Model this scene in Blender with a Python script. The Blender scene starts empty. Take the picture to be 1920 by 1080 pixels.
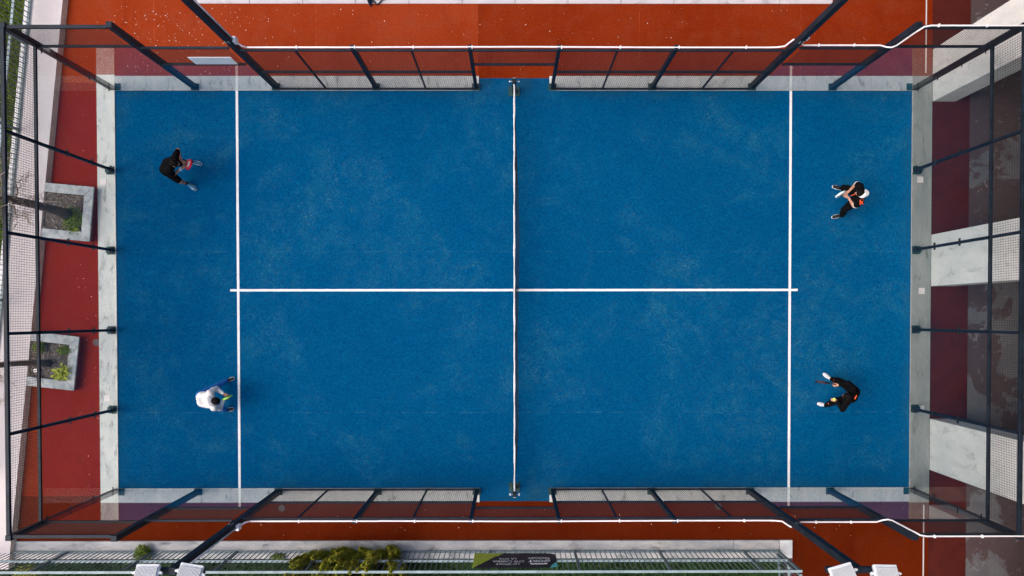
import bpy, bmesh, math, random
from mathutils import Vector as V, Matrix as M, Quaternion
R = math.radians
random.seed(7)
S = bpy.context.scene
COL = S.collection

# ------------------------------------------------------------------ camera
cam = bpy.data.cameras.new('camera'); co = bpy.data.objects.new('camera', cam); COL.objects.link(co)
co.location = (-0.0594, -0.6825, 18.9275); co.rotation_euler = (-0.0169, -0.0029, -0.0008)
cam.sensor_fit = 'HORIZONTAL'; cam.sensor_width = 36.0; cam.lens = 36.0 * 1406.63 / 1920
cam.shift_x = -(963.98 - 960) / 1920; cam.shift_y = (618.51 - 540) / 1920
cam.clip_start = 0.1; cam.clip_end = 1000
S.camera = co
# ------------------------------------------------------------------ sky and sun (bright overcast, light from the upper left)
SUN_EL, SUN_AZ = R(54), R(-98)
w = bpy.data.worlds.new('World'); S.world = w; w.use_nodes = True
nt = w.node_tree; nt.nodes.clear()
sky = nt.nodes.new('ShaderNodeTexSky'); sky.sky_type = 'NISHITA'; sky.sun_disc = False
sky.sun_elevation = SUN_EL; sky.sun_rotation = SUN_AZ; sky.air_density = 1.0; sky.dust_density = 6.0; sky.ozone_density = 1.0
bg = nt.nodes.new('ShaderNodeBackground'); bg.inputs['Strength'].default_value = 0.15
ow = nt.nodes.new('ShaderNodeOutputWorld')
nt.links.new(sky.outputs[0], bg.inputs[0]); nt.links.new(bg.outputs[0], ow.inputs[0])
sl = bpy.data.lights.new('sun', 'SUN'); sl.energy = 0.55; sl.angle = R(40); sl.color = (1.0, 0.95, 0.88)
so = bpy.data.objects.new('sun', sl); COL.objects.link(so)
sd = V((math.sin(SUN_AZ) * math.cos(SUN_EL), math.cos(SUN_AZ) * math.cos(SUN_EL), math.sin(SUN_EL)))
so.rotation_euler = sd.to_track_quat('Z', 'Y').to_euler(); so.location = sd * 30
S.view_settings.view_transform = 'Standard'; S.view_settings.look = 'None'
S.view_settings.exposure = 0.68; S.view_settings.gamma = 1.0
S.render.engine = 'CYCLES'; S.cycles.use_denoising = True
S.cycles.max_bounces = 10; S.cycles.transparent_max_bounces = 24; S.cycles.sample_clamp_indirect = 4.0

# ------------------------------------------------------------------ materials
def new_mat(name):
    m = bpy.data.materials.new(name); m.use_nodes = True
    n = m.node_tree.nodes; b = n['Principled BSDF']
    return m, m.node_tree, b
class NB:                                              # small node helper
    def __init__(s, nt): s.nt = nt; s.tc = s.add('ShaderNodeTexCoord')
    def add(s, t, **k):
        n = s.nt.nodes.new(t)
        for a, v in k.items(): setattr(n, a, v)
        return n
    def put(s, sock, v):
        if hasattr(v, 'is_output') or isinstance(v, bpy.types.NodeSocket): s.nt.links.new(v, sock)
        else: sock.default_value = v
    def math(s, op, a, b=0.0, c=0.0, clamp=False):
        n = s.add('ShaderNodeMath', operation=op, use_clamp=clamp)
        for i, v in enumerate((a, b, c)): s.put(n.inputs[i], v)
        return n.outputs[0]
    def noise(s, scale, detail=3, rough=.55, vec=None, dist=0.0):
        n = s.add('ShaderNodeTexNoise'); s.put(n.inputs['Scale'], scale); s.put(n.inputs['Detail'], detail)
        s.put(n.inputs['Roughness'], rough); s.put(n.inputs['Distortion'], dist)
        s.nt.links.new(vec or s.tc.outputs['Object'], n.inputs['Vector']); return n.outputs[0]
    def map(s, v, a, b, c=0.0, d=1.0):
        n = s.add('ShaderNodeMapRange', interpolation_type='SMOOTHSTEP'); s.put(n.inputs[0], v)
        for i, x in enumerate((a, b, c, d)): s.put(n.inputs[i + 1], x)
        return n.outputs[0]
    def mix(s, f, a, b, mode='MIX'):
        n = s.add('ShaderNodeMix', data_type='RGBA', blend_type=mode)
        s.put(n.inputs[0], f)
        for i, v in ((6, a), (7, b)): s.put(n.inputs[i], v if not isinstance(v, tuple) else (*v[:3], 1.0))
        return n.outputs[2]
    def scalevec(s, v):
        n = s.add('ShaderNodeVectorMath', operation='MULTIPLY'); s.nt.links.new(s.tc.outputs['Object'], n.inputs[0])
        n.inputs[1].default_value = v; return n.outputs[0]
    def xyz(s):
        n = s.add('ShaderNodeSeparateXYZ'); s.nt.links.new(s.tc.outputs['Object'], n.inputs[0]); return n.outputs
def setc(b, sock): b.id_data.links.new(sock, b.inputs['Base Color'])
def bump(nb, b, h, strength=.3, dist=.01):
    n = nb.add('ShaderNodeBump'); n.inputs['Strength'].default_value = strength; n.inputs['Distance'].default_value = dist
    nb.nt.links.new(h, n.inputs['Height']); nb.nt.links.new(n.outputs[0], b.inputs['Normal'])
def plain(name, c, rough=.6, metal=0.0, var=.15, scale=8.0, spec=.5):
    m, nt, b = new_mat(name); nb = NB(nt)
    f = nb.noise(scale, 4)
    col = nb.mix(nb.map(f, .3, .7), tuple(x * (1 - var) for x in c), tuple(min(1, x * (1 + var)) for x in c))
    setc(b, col); b.inputs['Roughness'].default_value = rough; b.inputs['Metallic'].default_value = metal
    b.inputs['Specular IOR Level'].default_value = spec
    return m

def m_red(name, c1, c2, worn, dark, seam=True):
    m, nt, b = new_mat(name); nb = NB(nt); x, y, z = nb.xyz()
    a = nb.noise(.55, 4); c = nb.noise(2.6, 5, .6); f = nb.noise(24, 4, .75); ff = nb.noise(60, 3, .7)
    col = nb.mix(nb.map(a, .35, .68), c1, c2)
    col = nb.mix(nb.map(c, .42, .75, 0, .8), col, worn)
    col = nb.mix(nb.map(nb.noise(1.1, 6, .7, nb.scalevec((1, .5, 1)), .8), .5, .72, 0, .45), col, dark)     # damp and dirt
    col = nb.mix(nb.map(f, .40, .72, .55, 0), col, dark)
    col = nb.mix(nb.map(ff, .56, .76, 0, .30), col, tuple(min(1, q * 1.7 + .02) for q in worn))
    if seam:                                           # joints between the rolls
        fr = nb.math('FRACT', nb.math('ADD', nb.math('DIVIDE', x, 4.05), .225)); ed = nb.math('MINIMUM', fr, nb.math('SUBTRACT', 1.0, fr))
        col = nb.mix(nb.math('MULTIPLY', nb.map(ed, .001, .0035, 1, 0), nb.map(nb.noise(5, 3), .4, .6, .05, .45)), col, tuple(q * 1.5 for q in worn))
    setc(b, col); b.inputs['Roughness'].default_value = 1.0; b.inputs['Specular IOR Level'].default_value = 0.0
    bump(nb, b, nb.noise(110, 2), .5, .01); return m
def m_blue():
    m, nt, b = new_mat('blue_turf'); nb = NB(nt); x, y, z = nb.xyz()
    a = nb.noise(.35, 4); c = nb.noise(5.5, 5, .7, nb.scalevec((.45, 1, 1)), .5); f = nb.noise(20, 4, .8, nb.scalevec((.8, 1, 1)), .6); ff = nb.noise(55, 3, .75)
    col = nb.mix(nb.map(a, .3, .7), (.0002, .064, .178), (.0003, .078, .198))
    col = nb.mix(nb.map(c, .42, .75, 0, .7), col, (.0012, .090, .200))
    col = nb.mix(nb.map(f, .36, .68, .78, 0), col, (.0002, .036, .118))
    col = nb.mix(nb.map(ff, .46, .72, 0, .60), col, (.004, .122, .250))
    # silica sand lying in drifts between the fibres
    zone = nb.map(nb.noise(.40, 6, .68, dist=.9), .43, .66)
    d2 = nb.map(nb.noise(2.4, 6, .75, dist=.5), .38, .64)
    gr = nb.map(nb.noise(30, 5, .85, nb.scalevec((1, 1.2, 1)), 1.2), .50, .66)
    gr2 = nb.map(nb.noise(26, 4, .85, dist=1.6), .60, .74, 0, .5)
    sand = nb.math('MAXIMUM', nb.math('MULTIPLY', nb.math('MULTIPLY', zone, d2), gr), nb.math('MULTIPLY', gr2, nb.map(nb.noise(1.1, 4), .4, .7)))
    col = nb.mix(nb.math('MULTIPLY', sand, .72), col, (.095, .265, .280))
    dirt = nb.math('MULTIPLY', zone, nb.map(nb.noise(1.7, 6, .7), .45, .7, 0, .35))
    col = nb.mix(dirt, col, (.010, .100, .165))
    for yy in (.95, -3.1):
        s = nb.map(nb.math('ABSOLUTE', nb.math('SUBTRACT', y, nb.math('ADD', yy, nb.math('MULTIPLY', nb.noise(.6, 2), .03)))), .004, .018, 1, 0)
        col = nb.mix(nb.math('MULTIPLY', s, nb.map(nb.noise(4.0, 5, .7), .47, .72, .02, .36)), col, (.06, .19, .27))
    # patchy darker blue along the foot of the walls
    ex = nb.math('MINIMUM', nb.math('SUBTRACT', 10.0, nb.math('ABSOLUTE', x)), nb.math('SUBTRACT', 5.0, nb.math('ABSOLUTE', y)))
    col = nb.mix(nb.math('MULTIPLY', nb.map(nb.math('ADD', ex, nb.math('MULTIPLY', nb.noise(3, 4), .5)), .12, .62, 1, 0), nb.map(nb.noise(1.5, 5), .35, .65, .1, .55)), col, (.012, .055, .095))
    setc(b, col); b.inputs['Roughness'].default_value = 1.0; b.inputs['Specular IOR Level'].default_value = 0.0
    bump(nb, b, nb.noise(100, 2), .5, .01); return m
def m_concrete(name, c1, c2, stain, sc=1.0, streak=(1, 1, 1), amt=.7, rough=.9, bp=.25):
    m, nt, b = new_mat(name); nb = NB(nt); v = nb.scalevec(streak)
    col = nb.mix(nb.map(nb.noise(1.6 * sc, 5, .6, v), .3, .7), c1, c2)
    col = nb.mix(nb.math('MULTIPLY', nb.map(nb.noise(2.3 * sc, 6, .7, v, .6), .52, .72), amt), col, stain)
    col = nb.mix(nb.map(nb.noise(38, 4, .7), .4, .75, 0, .35), col, stain)
    col = nb.mix(nb.map(nb.noise(70, 2), .6, .75, 0, .25), col, tuple(min(1, x * 1.25) for x in c2))
    setc(b, col); b.inputs['Roughness'].default_value = rough; b.inputs['Specular IOR Level'].default_value = .25
    bump(nb, b, nb.noise(60, 4, .7), bp, .01); return m
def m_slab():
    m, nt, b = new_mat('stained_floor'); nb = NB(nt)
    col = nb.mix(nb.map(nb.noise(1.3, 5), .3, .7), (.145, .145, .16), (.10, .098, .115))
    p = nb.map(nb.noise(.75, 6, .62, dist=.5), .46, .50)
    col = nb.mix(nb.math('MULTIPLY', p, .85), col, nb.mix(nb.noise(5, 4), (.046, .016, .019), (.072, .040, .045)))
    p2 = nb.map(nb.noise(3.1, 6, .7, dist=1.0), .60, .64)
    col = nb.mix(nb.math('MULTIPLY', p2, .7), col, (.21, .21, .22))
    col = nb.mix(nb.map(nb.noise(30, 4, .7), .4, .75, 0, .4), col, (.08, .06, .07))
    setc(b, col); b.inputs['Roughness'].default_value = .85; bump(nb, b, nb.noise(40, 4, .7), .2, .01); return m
def m_glass():
    m, nt, b = new_mat('clear_glass'); nt.nodes.remove(b); nb = NB(nt)
    g = nb.add('ShaderNodeNewGeometry'); fr = nb.add('ShaderNodeFresnel')
    mx = nb.math('SUBTRACT', 1.27, nb.math('MULTIPLY', g.outputs['Backfacing'], 1.27 - 1 / 1.27))
    nt.links.new(mx, fr.inputs['IOR'])
    t = nb.add('ShaderNodeBsdfTransparent'); t.inputs[0].default_value = (.895, .915, .915, 1)
    gl = nb.add('ShaderNodeBsdfGlossy'); gl.inputs['Roughness'].default_value = 0.0; gl.inputs[0].default_value = (1, 1, 1, 1)
    ms = nb.add('ShaderNodeMixShader'); nt.links.new(fr.outputs[0], ms.inputs[0])
    nt.links.new(t.outputs[0], ms.inputs[1]); nt.links.new(gl.outputs[0], ms.inputs[2])
    nt.links.new(ms.outputs[0], nt.nodes['Material Output'].inputs[0]); return m
def m_leaf(name, ca, cb, cc):
    m, nt, b = new_mat(name); nb = NB(nt); g = nb.add('ShaderNodeNewGeometry')
    r = g.outputs['Random Per Island']
    col = nb.mix(r, ca, cb)
    col = nb.mix(nb.map(nb.noise(3.0, 3), .45, .7), col, cc)
    setc(b, col); b.inputs['Roughness'].default_value = .6; b.inputs['Specular IOR Level'].default_value = .2
    return m
MT = {}
MT['red'] = m_red('red_turf', (.205, .0235, .0050), (.245, .033, .0085), (.235, .044, .018), (.120, .011, .0022))
MT['redL'] = m_red('faded_turf', (.270, .036, .0095), (.310, .050, .0170), (.290, .060, .027), (.170, .018, .0040))
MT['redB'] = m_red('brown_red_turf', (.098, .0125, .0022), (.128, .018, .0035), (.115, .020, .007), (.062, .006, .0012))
MT['redC'] = m_red('glass_dimmed_turf', (.205, .0185, .0075), (.240, .0230, .0100), (.225, .030, .016), (.125, .009, .004), False)  # orange turf with the dimming of the glass wall put into its colour
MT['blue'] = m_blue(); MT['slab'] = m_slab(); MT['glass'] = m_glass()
MT['kerb'] = m_concrete('kerb_concrete', (.47, .50, .50), (.58, .59, .57), (.20, .21, .20), 1.6, (1.5, .6, 1), .95)
MT['lav'] = m_concrete('pavement_concrete', (.46, .43, .47), (.54, .50, .52), (.28, .26, .28), 1.0)
MT['plaster'] = m_concrete('pink_white_plaster', (.56, .51, .515), (.60, .55, .555), (.47, .42, .42), .5, (1, 1, 1), .35, .85, .1)
MT['tan'] = plain('tan_render', (.72, .55, .41), .9, 0, .12, 6, .2)
MT['ledge'] = m_concrete('weathered_ledge', (.50, .50, .52), (.66, .66, .68), (.22, .21, .22), 1.2)
MT['wallc'] = m_concrete('weathered_wall_top', (.30, .31, .33), (.50, .49, .48), (.10, .11, .125), .8, (1, 2.2, 1), .85)
MT['pillar'] = m_concrete('pillar_plaster', (.68, .68, .67), (.80, .79, .77), (.34, .34, .33), 1.6, (1, 1, .55), .60, .9, .15)
MT['facade'] = m_concrete('facade_render', (.11, .095, .085), (.14, .12, .11), (.07, .06, .055), .4)
MT['metal'] = plain('dark_frame_paint', (.008, .014, .024), .55, 0, .35, 5, .2)
MT['shoe'] = plain('teal_base_paint', (.008, .045, .050), .55, 0, .3, 6, .3)
MT['wire'] = plain('black_wire', (.012, .014, .018), .55, 0, .2, 9, .3)
MT['pvc'] = plain('white_pvc', (.80, .77, .80), .45, 0, .05, 3)
MT['signw'] = plain('white_sign', (.86, .90, .90), .5, 0, .03, 5)
MT['line'] = m_concrete('white_paint', (.66, .68, .70), (.74, .75, .76), (.42, .50, .56), 3.0, (1, 1, 1), .6, .9, .1)
MT['fence'] = plain('galvanised_grey_paint', (.10, .145, .165), .5, .0, .2, 6, .4)
MT['fenceR'] = plain('galvanised_rail', (.24, .315, .345), .5, .0, .2, 4, .4)
MT['floodb'] = plain('lamp_back', (.30, .34, .40), .5, 0, .05, 5)
MT['flood'] = plain('white_lamp_casing', (.66, .68, .72), .45, 0, .05, 5)
MT['lens'] = plain('lamp_glass', (.25, .27, .28), .1, 0, .1, 5)
MT['bark'] = m_concrete('tree_bark', (.14, .10, .08), (.20, .15, .12), (.07, .055, .048), 4, (1, 1, .3), .8)
MT['twig'] = plain('pale_twigs', (.36, .29, .24), .8, 0, .3, 9, .2)
MT['soil'] = m_concrete('soil', (.075, .060, .052), (.13, .11, .10), (.035, .03, .026), 5, (1, 1, 1), .8, .95, .8)
MT['coping'] = m_concrete('grey_coping_stone', (.25, .275, .295), (.46, .48, .49), (.09, .105, .12), 2.6, (1, 1, 1), .85)
MT['redwall'] = plain('red_painted_wall', (.17, .025, .018), .85, 0, .2, 7, .2)
MT['grass'] = m_leaf('grass_blades', (.075, .135, .012), (.20, .29, .025), (.14, .18, .02))
MT['turfsoil'] = plain('grass_soil', (.05, .065, .018), .95, 0, .4, 3, .1)
MT['ivy'] = m_leaf('dark_ivy', (.008, .026, .006), (.026, .066, .012), (.014, .036, .008))
MT['shrub'] = m_leaf('olive_shrub', (.13, .16, .014), (.33, .33, .030), (.25, .21, .022))
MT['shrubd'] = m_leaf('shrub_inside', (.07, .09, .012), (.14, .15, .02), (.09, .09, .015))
MT['weed'] = m_leaf('weed_green', (.06, .11, .012), (.14, .19, .02), (.10, .14, .015))
MT['lime'] = m_leaf('lime_leaves', (.20, .25, .012), (.30, .32, .03), (.22, .26, .015))
MT['petal'] = m_leaf('pale_petals', (.75, .62, .56), (.85, .75, .70), (.70, .52, .45))
MT['netk'] = plain('black_net', (.010, .011, .013), .8, 0, .2, 9, .2)
MT['iron'] = plain('cast_iron', (.075, .055, .055), .7, 0, .3, 20)
MT['plate'] = plain('pale_cover', (.66, .60, .60), .7, 0, .08, 9)

# ------------------------------------------------------------------ mesh helpers
class MB:
    def __init__(s): s.v = []; s.f = []
    def poly(s, pts):
        k = len(s.v); s.v += [tuple(p) for p in pts]; s.f.append(list(range(k, k + len(pts)))); return s
    def box(s, x0, x1, y0, y1, z0, z1):
        k = len(s.v)
        s.v += [(x, y, z) for z in (z0, z1) for y in (y0, y1) for x in (x0, x1)]
        s.f += [[k + i for i in q] for q in ((0, 2, 3, 1), (4, 5, 7, 6), (0, 1, 5, 4), (2, 6, 7, 3), (0, 4, 6, 2), (1, 3, 7, 5))]; return s
    def cbox(s, c, d): return s.box(c[0] - d[0] / 2, c[0] + d[0] / 2, c[1] - d[1] / 2, c[1] + d[1] / 2, c[2] - d[2] / 2, c[2] + d[2] / 2)
    def prism(s, pts, z0, z1):
        n = len(pts); k = len(s.v)
        s.v += [(p[0], p[1], z0) for p in pts] + [(p[0], p[1], z1) for p in pts]
        s.f.append([k + i for i in reversed(range(n))]); s.f.append([k + n + i for i in range(n)])
        s.f += [[k + i, k + (i + 1) % n, k + n + (i + 1) % n, k + n + i] for i in range(n)]; return s
    def tube(s, pts, rad, n=6, caps=True):
        pts = [V(p) for p in pts]; m = len(pts)
        rr = rad if isinstance(rad, (list, tuple)) else [rad] * m
        k = len(s.v); ref = None
        for i, p in enumerate(pts):
            d = (pts[min(i + 1, m - 1)] - pts[max(i - 1, 0)]).normalized()
            if ref is None: ref = d.orthogonal().normalized()
            ref = (ref - d * ref.dot(d)).normalized(); b = d.cross(ref)
            for j in range(n):
                a = 2 * math.pi * (j + .5) / n
                s.v.append(tuple(p + (ref * math.cos(a) + b * math.sin(a)) * rr[i]))
        for i in range(m - 1):
            for j in range(n):
                s.f.append([k + i * n + j, k + i * n + (j + 1) % n, k + (i + 1) * n + (j + 1) % n, k + (i + 1) * n + j])
        if caps:
            s.f.append([k + j for j in reversed(range(n))]); s.f.append([k + (m - 1) * n + j for j in range(n)])
        return s
    def cap(s, p0, r0, p1, r1, n=14):                  # tapered capsule
        p0, p1 = V(p0), V(p1); d = p1 - p0
        d = d.normalized() if d.length > 1e-6 else V((0, 0, 1))
        a = d.orthogonal().normalized(); b = d.cross(a); k = len(s.v); rings = []
        for i in range(1, 5): t = math.pi / 2 * i / 4; rings.append((p0 - d * r0 * math.cos(t), r0 * math.sin(t)))
        for i in range(0, 4): t = math.pi / 2 * i / 4; rings.append((p1 + d * r1 * math.sin(t), r1 * math.cos(t)))
        for c, r in rings:
            for j in range(n):
                q = 2 * math.pi * j / n; s.v.append(tuple(c + (a * math.cos(q) + b * math.sin(q)) * r))
        m = len(rings)
        for i in range(m - 1):
            for j in range(n): s.f.append([k + i * n + j, k + i * n + (j + 1) % n, k + (i + 1) * n + (j + 1) % n, k + (i + 1) * n + j])
        s.v += [tuple(p0 - d * r0), tuple(p1 + d * r1)]; e = len(s.v)
        for j in range(n):
            s.f.append([e - 2, k + (j + 1) % n, k + j]); s.f.append([e - 1, k + (m - 1) * n + j, k + (m - 1) * n + (j + 1) % n])
        return s
    def ell(s, c, rad, rot=None, n=18, m=12):
        c = V(c); rot = rot or M.Identity(3); k = len(s.v)
        for i in range(1, m):
            t = math.pi * i / m
            for j in range(n):
                q = 2 * math.pi * j / n
                s.v.append(tuple(c + rot @ V((rad[0] * math.sin(t) * math.cos(q), rad[1] * math.sin(t) * math.sin(q), rad[2] * math.cos(t)))))
        s.v += [tuple(c + rot @ V((0, 0, rad[2]))), tuple(c - rot @ V((0, 0, rad[2])))]; e = len(s.v)
        for i in range(m - 2):
            for j in range(n): s.f.append([k + i * n + j, k + (i + 1) * n + j, k + (i + 1) * n + (j + 1) % n, k + i * n + (j + 1) % n])
        for j in range(n):
            s.f.append([e - 2, k + j, k + (j + 1) % n]); s.f.append([e - 1, k + (m - 2) * n + (j + 1) % n, k + (m - 2) * n + j])
        return s
    def mesh(s, name, mat):
        me = bpy.data.meshes.new(name); me.from_pydata(s.v, [], s.f); me.update()
        if mat: me.materials.append(MT[mat] if isinstance(mat, str) else mat)
        return me
    def build(s, name, mat, parent=None, smooth=False, bevel=0.0):
        me = s.mesh(name, mat)
        if smooth: me.polygons.foreach_set('use_smooth', [True] * len(me.polygons))
        return link(name, me, parent, bevel)
def link(name, me, parent=None, bevel=0.0):
    o = bpy.data.objects.new(name, me); COL.objects.link(o)
    if parent: o.parent = parent
    if bevel:
        b = o.modifiers.new('bevel', 'BEVEL'); b.width = bevel; b.segments = 2; b.limit_method = 'ANGLE'
    return o
def tag(o, label=None, cat=None, group=None, kind=None):
    for k, v in (('label', label), ('category', cat), ('group', group), ('kind', kind)):
        if v: o[k] = v
    return o
def thing(name, loc, label, cat, group=None):
    o = bpy.data.objects.new(name, None); COL.objects.link(o); o.location = loc; o.empty_display_size = .2
    return tag(o, label, cat, group)
def local(o):                                          # meshes are written in world coordinates: move the parts of a thing to its origin
    bpy.context.view_layer.update()
    inv = M.Translation(-V(o.location)) @ M.Identity(4)
    done = set()
    def rec(p):
        for c in p.children:
            if c.get('_loc'): continue
            if c.data and c.data.users == 1 and c.data.name not in done and hasattr(c.data, 'transform'):
                c.data.transform(inv); done.add(c.data.name)
            rec(c)
    rec(o)

# ------------------------------------------------------------------ setting: the ground
SL = .1070                                              # the left wall runs at a slant to the court
def wx(y, off=0.0): return -11.955 + SL * (y - 0.0) + off   # x of the court-side edge of the left wall at a given y
g = MB().poly([(-400, -400, -.62), (400, -400, -.62), (400, 400, -.62), (-400, 400, -.62)]).build('ground', 'turfsoil'); tag(g, kind='structure')
pv = MB().prism([(wx(-14) - .02, -14), (7.03, -14), (7.03, -14), (30, -14), (30, 30), (wx(30) - .02, 30)][0:0] or
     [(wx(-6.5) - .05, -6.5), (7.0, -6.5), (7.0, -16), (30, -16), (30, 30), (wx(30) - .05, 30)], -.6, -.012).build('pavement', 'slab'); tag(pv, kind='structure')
for i in range(12):                                    # slabs of the walkway behind the court
    x0 = -7.94 + i * 1.328
    MB().box(x0, x0 + 1.318, 7.168, 8.6, -.010, .012 + random.uniform(-.003, .003)).build('paving_slab', 'lav', pv, bevel=.006)
rt = MB().prism([(-11.5, -6.2), (7.2, -6.2), (7.2, -13.9), (11.4, -13.9), (11.4, 7.1), (-11.2, 7.1)], -.0115, -.0105).build('red_turf_ground', 'redB'); tag(rt, kind='structure')
def roll(pts, mat): return MB().prism(pts, -.010, 0.0).build('turf_roll', mat, rt)
roll([(-10.47, 5.2), (-.911, 5.2), (-.911, 7.165), (-7.95, 7.165), (-7.95, 12), (wx(12), 12), (wx(5.2), 5.2)], 'redL')
roll([(-.909, 5.2), (10.505, 5.2), (10.505, 12), (8.0, 12), (8.0, 7.165), (-.909, 7.165)], 'red')
roll([(-11.9, -5.2), (-10.30, -5.2), (-10.30, 5.198), (wx(5.198), 5.198), (-11.9, .4)], 'redC')
roll([(wx(-5.2), -5.2), (-11.902, -5.2), (-11.902, .4)], 'red')
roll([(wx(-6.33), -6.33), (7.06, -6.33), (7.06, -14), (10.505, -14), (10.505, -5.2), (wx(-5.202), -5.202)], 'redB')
MT['maroon'] = m_concrete('shaded_maroon_turf', (.062, .0070, .0045), (.080, .0095, .0060), (.030, .004, .003), 1.5, (1, 1, 1), .6, .95, .4)  # maroon turf, the shade of the open ground floor put into its colour
MB().box(10.507, 11.46, -14, 12, -.010, .001).build('shaded_turf_strip', 'maroon', rt)
# blue playing surface: 20 x 10 m with a tongue under each net gate
bx = [(-10, -5), (-.88, -5), (-.88, -5.34), (.88, -5.34), (.88, -5), (10, -5), (10, 5), (.88, 5), (.88, 5.31), (-.88, 5.31), (-.88, 5), (-10, 5)]
bl = MB().prism(bx, .001, .010).build('blue_court_ground', 'blue'); tag(bl, kind='structure')
for n, (x0, x1, y0, y1) in enumerate(((-6.978, -6.918, -5, 5), (6.918, 6.978, -5, 5), (-7.15, 7.15, -.029, .029))):
    MB().box(x0, x1, y0, y1, .009, .0145 if n < 2 else .0125).build('painted_line', 'line', bl)
MB().box(10.33, 10.36, 5.45, 12, -.002, .006).build('painted_line', 'plaster', rt)
MB().box(10.37, 10.40, -14, -5.45, -.002, .006).build('painted_line', 'plaster', rt)
# concrete kerb ring (four runs butted end to end, open at the net gates)
kb = MB()
kb.box(-10.45, -10.0, -5.36, 5.39, -.01, .028)
for sx in (-1, 1):
    a, b2 = sorted((sx * .885, sx * 9.998))
    kb.box(a, b2, 5.002, 5.36, -.01, .027); kb.box(a, b2, -5.36, -5.002, -.01, .027)
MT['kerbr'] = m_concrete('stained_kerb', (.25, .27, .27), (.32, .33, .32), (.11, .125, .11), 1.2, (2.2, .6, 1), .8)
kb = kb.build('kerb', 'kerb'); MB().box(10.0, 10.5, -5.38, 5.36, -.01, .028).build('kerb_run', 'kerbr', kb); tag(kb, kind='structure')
for (x, y) in ((-10.3, 2.72), (-10.26, -2.72), (10.21, 2.77), (10.27, -.03), (10.28, -3.0)):
    MB().cbox((x, y, .031), (.15, .15, .012)).build('cover_plate', 'plate', kb)
for i, (x, y, l) in enumerate(((-5.89, -5.51, 'round iron drain cover on red turf by the lower mesh fence'),
                  (-10.53, -1.31, 'round iron drain cover beside the kerb behind the left glass wall'),
                  (5.17, -5.48, 'round iron drain cover on red turf between the banner and the serving player'))):
    t = thing('drain_cover', (x, y, 0), l, 'drain cover', 'round drain covers')
    ring = [(math.cos(a * math.pi / 12), math.sin(a * math.pi / 12)) for a in range(24)]
    MB().prism([(.06 * c, .06 * s_) for c, s_ in ring], .001, .012).build('lid', 'iron', t)
    rm = MB()
    for k in range(24):
        a, b2 = ring[k], ring[(k + 1) % 24]
        rm.prism([(a[0] * .062, a[1] * .062), (a[0] * .085, a[1] * .085), (b2[0] * .085, b2[1] * .085), (b2[0] * .062, b2[1] * .062)], .001, .016)
    rm.build('frame', 'iron', t)

# ------------------------------------------------------------------ left: low plastered wall, fence ledge, grass
lw = thing('low_wall', (wx(0), 0, 0), 'long low pinkish white plastered wall beside the grass strip', 'wall')
Y0, Y1 = -7.0, 14
MB().prism([(wx(Y0, -.70), Y0), (wx(Y0, .0), Y0), (wx(Y1, .0), Y1), (wx(Y1, -.70), Y1)], .159, .168).build('wall_top', 'plaster', lw)
wf = MB().prism([(wx(Y0, -.70), Y0), (wx(Y0, .0), Y0), (wx(Y1, .0), Y1), (wx(Y1, -.70), Y1)], -.02, .158)
wf.v[1] = (wx(Y0, .04), Y0, -.02); wf.v[2] = (wx(Y1, .04), Y1, -.02); wf.build('wall_face', 'tan', lw)
MB().prism([(wx(Y0, -.98), Y0), (wx(Y0, -.702), Y0), (wx(Y1, -.702), Y1), (wx(Y1, -.98), Y1)], -.6, .10).build('ledge', 'ledge', lw)
local(lw)
bw = thing('low_wall', (-3, -6.56, 0), 'long low weathered grey concrete wall under the picket fence', 'wall')
MB().prism([(wx(-6.34) - .05, -6.335), (5.55, -6.335), (5.55, -6.79), (wx(-6.79) - .05, -6.79)][::-1], -.62, .05).build('wall_block', 'wallc', bw, bevel=.012)
MB().box(5.556, 6.72, -6.79, -6.335, -.62, .052).build('wall_block', 'wallc', bw, bevel=.012)
MB().box(6.726, 7.04, -6.79, -6.335, -.62, .056).build('wall_block', 'line', bw, bevel=.012)
local(bw)

def blades(n, area, h, wd, mat, name, lean=.5, zf=lambda x, y: -.6):
    mb = MB()
    for i in range(n):
        x, y = area(); z = zf(x, y); a = random.uniform(0, 6.283); hh = h * random.uniform(.5, 1.2)
        dx, dy = math.cos(a), math.sin(a); l = random.uniform(.1, lean) * hh * 1.5; b = random.uniform(0, 6.283)
        lx, ly = math.cos(b) * l, math.sin(b) * l
        k = len(mb.v); w2 = wd * random.uniform(.6, 1.2)
        mb.v += [(x - dx * w2, y - dy * w2, z), (x + dx * w2, y + dy * w2, z),
                 (x + lx * .45 + dx * w2 * .8, y + ly * .45 + dy * w2 * .8, z + hh * .7), (x + lx * .45 - dx * w2 * .8, y + ly * .45 - dy * w2 * .8, z + hh * .7),
                 (x + lx, y + ly, z + hh)]
        mb.f += [[k, k + 1, k + 2, k + 3], [k + 3, k + 2, k + 4]]
    return mb
def ga():
    while 1:
        y = random.uniform(-3.5, 9.5); x = random.uniform(-14.6, -11.0)
        if x < wx(y, -.99): return x, y
gp = MB().prism([(-17, -8), (wx(-8, -.985), -8), (wx(14, -.985), 14), (-17, 14)], -.61, -.36).build('lawn', 'turfsoil'); tag(gp, kind='structure')
gr = blades(26000, ga, .12, .010, 'grass', '', .8, lambda x, y: -.365).build('grass', 'grass'); tag(gr, 'bright green grass behind the white wall at the edge', 'grass', kind='stuff')

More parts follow.
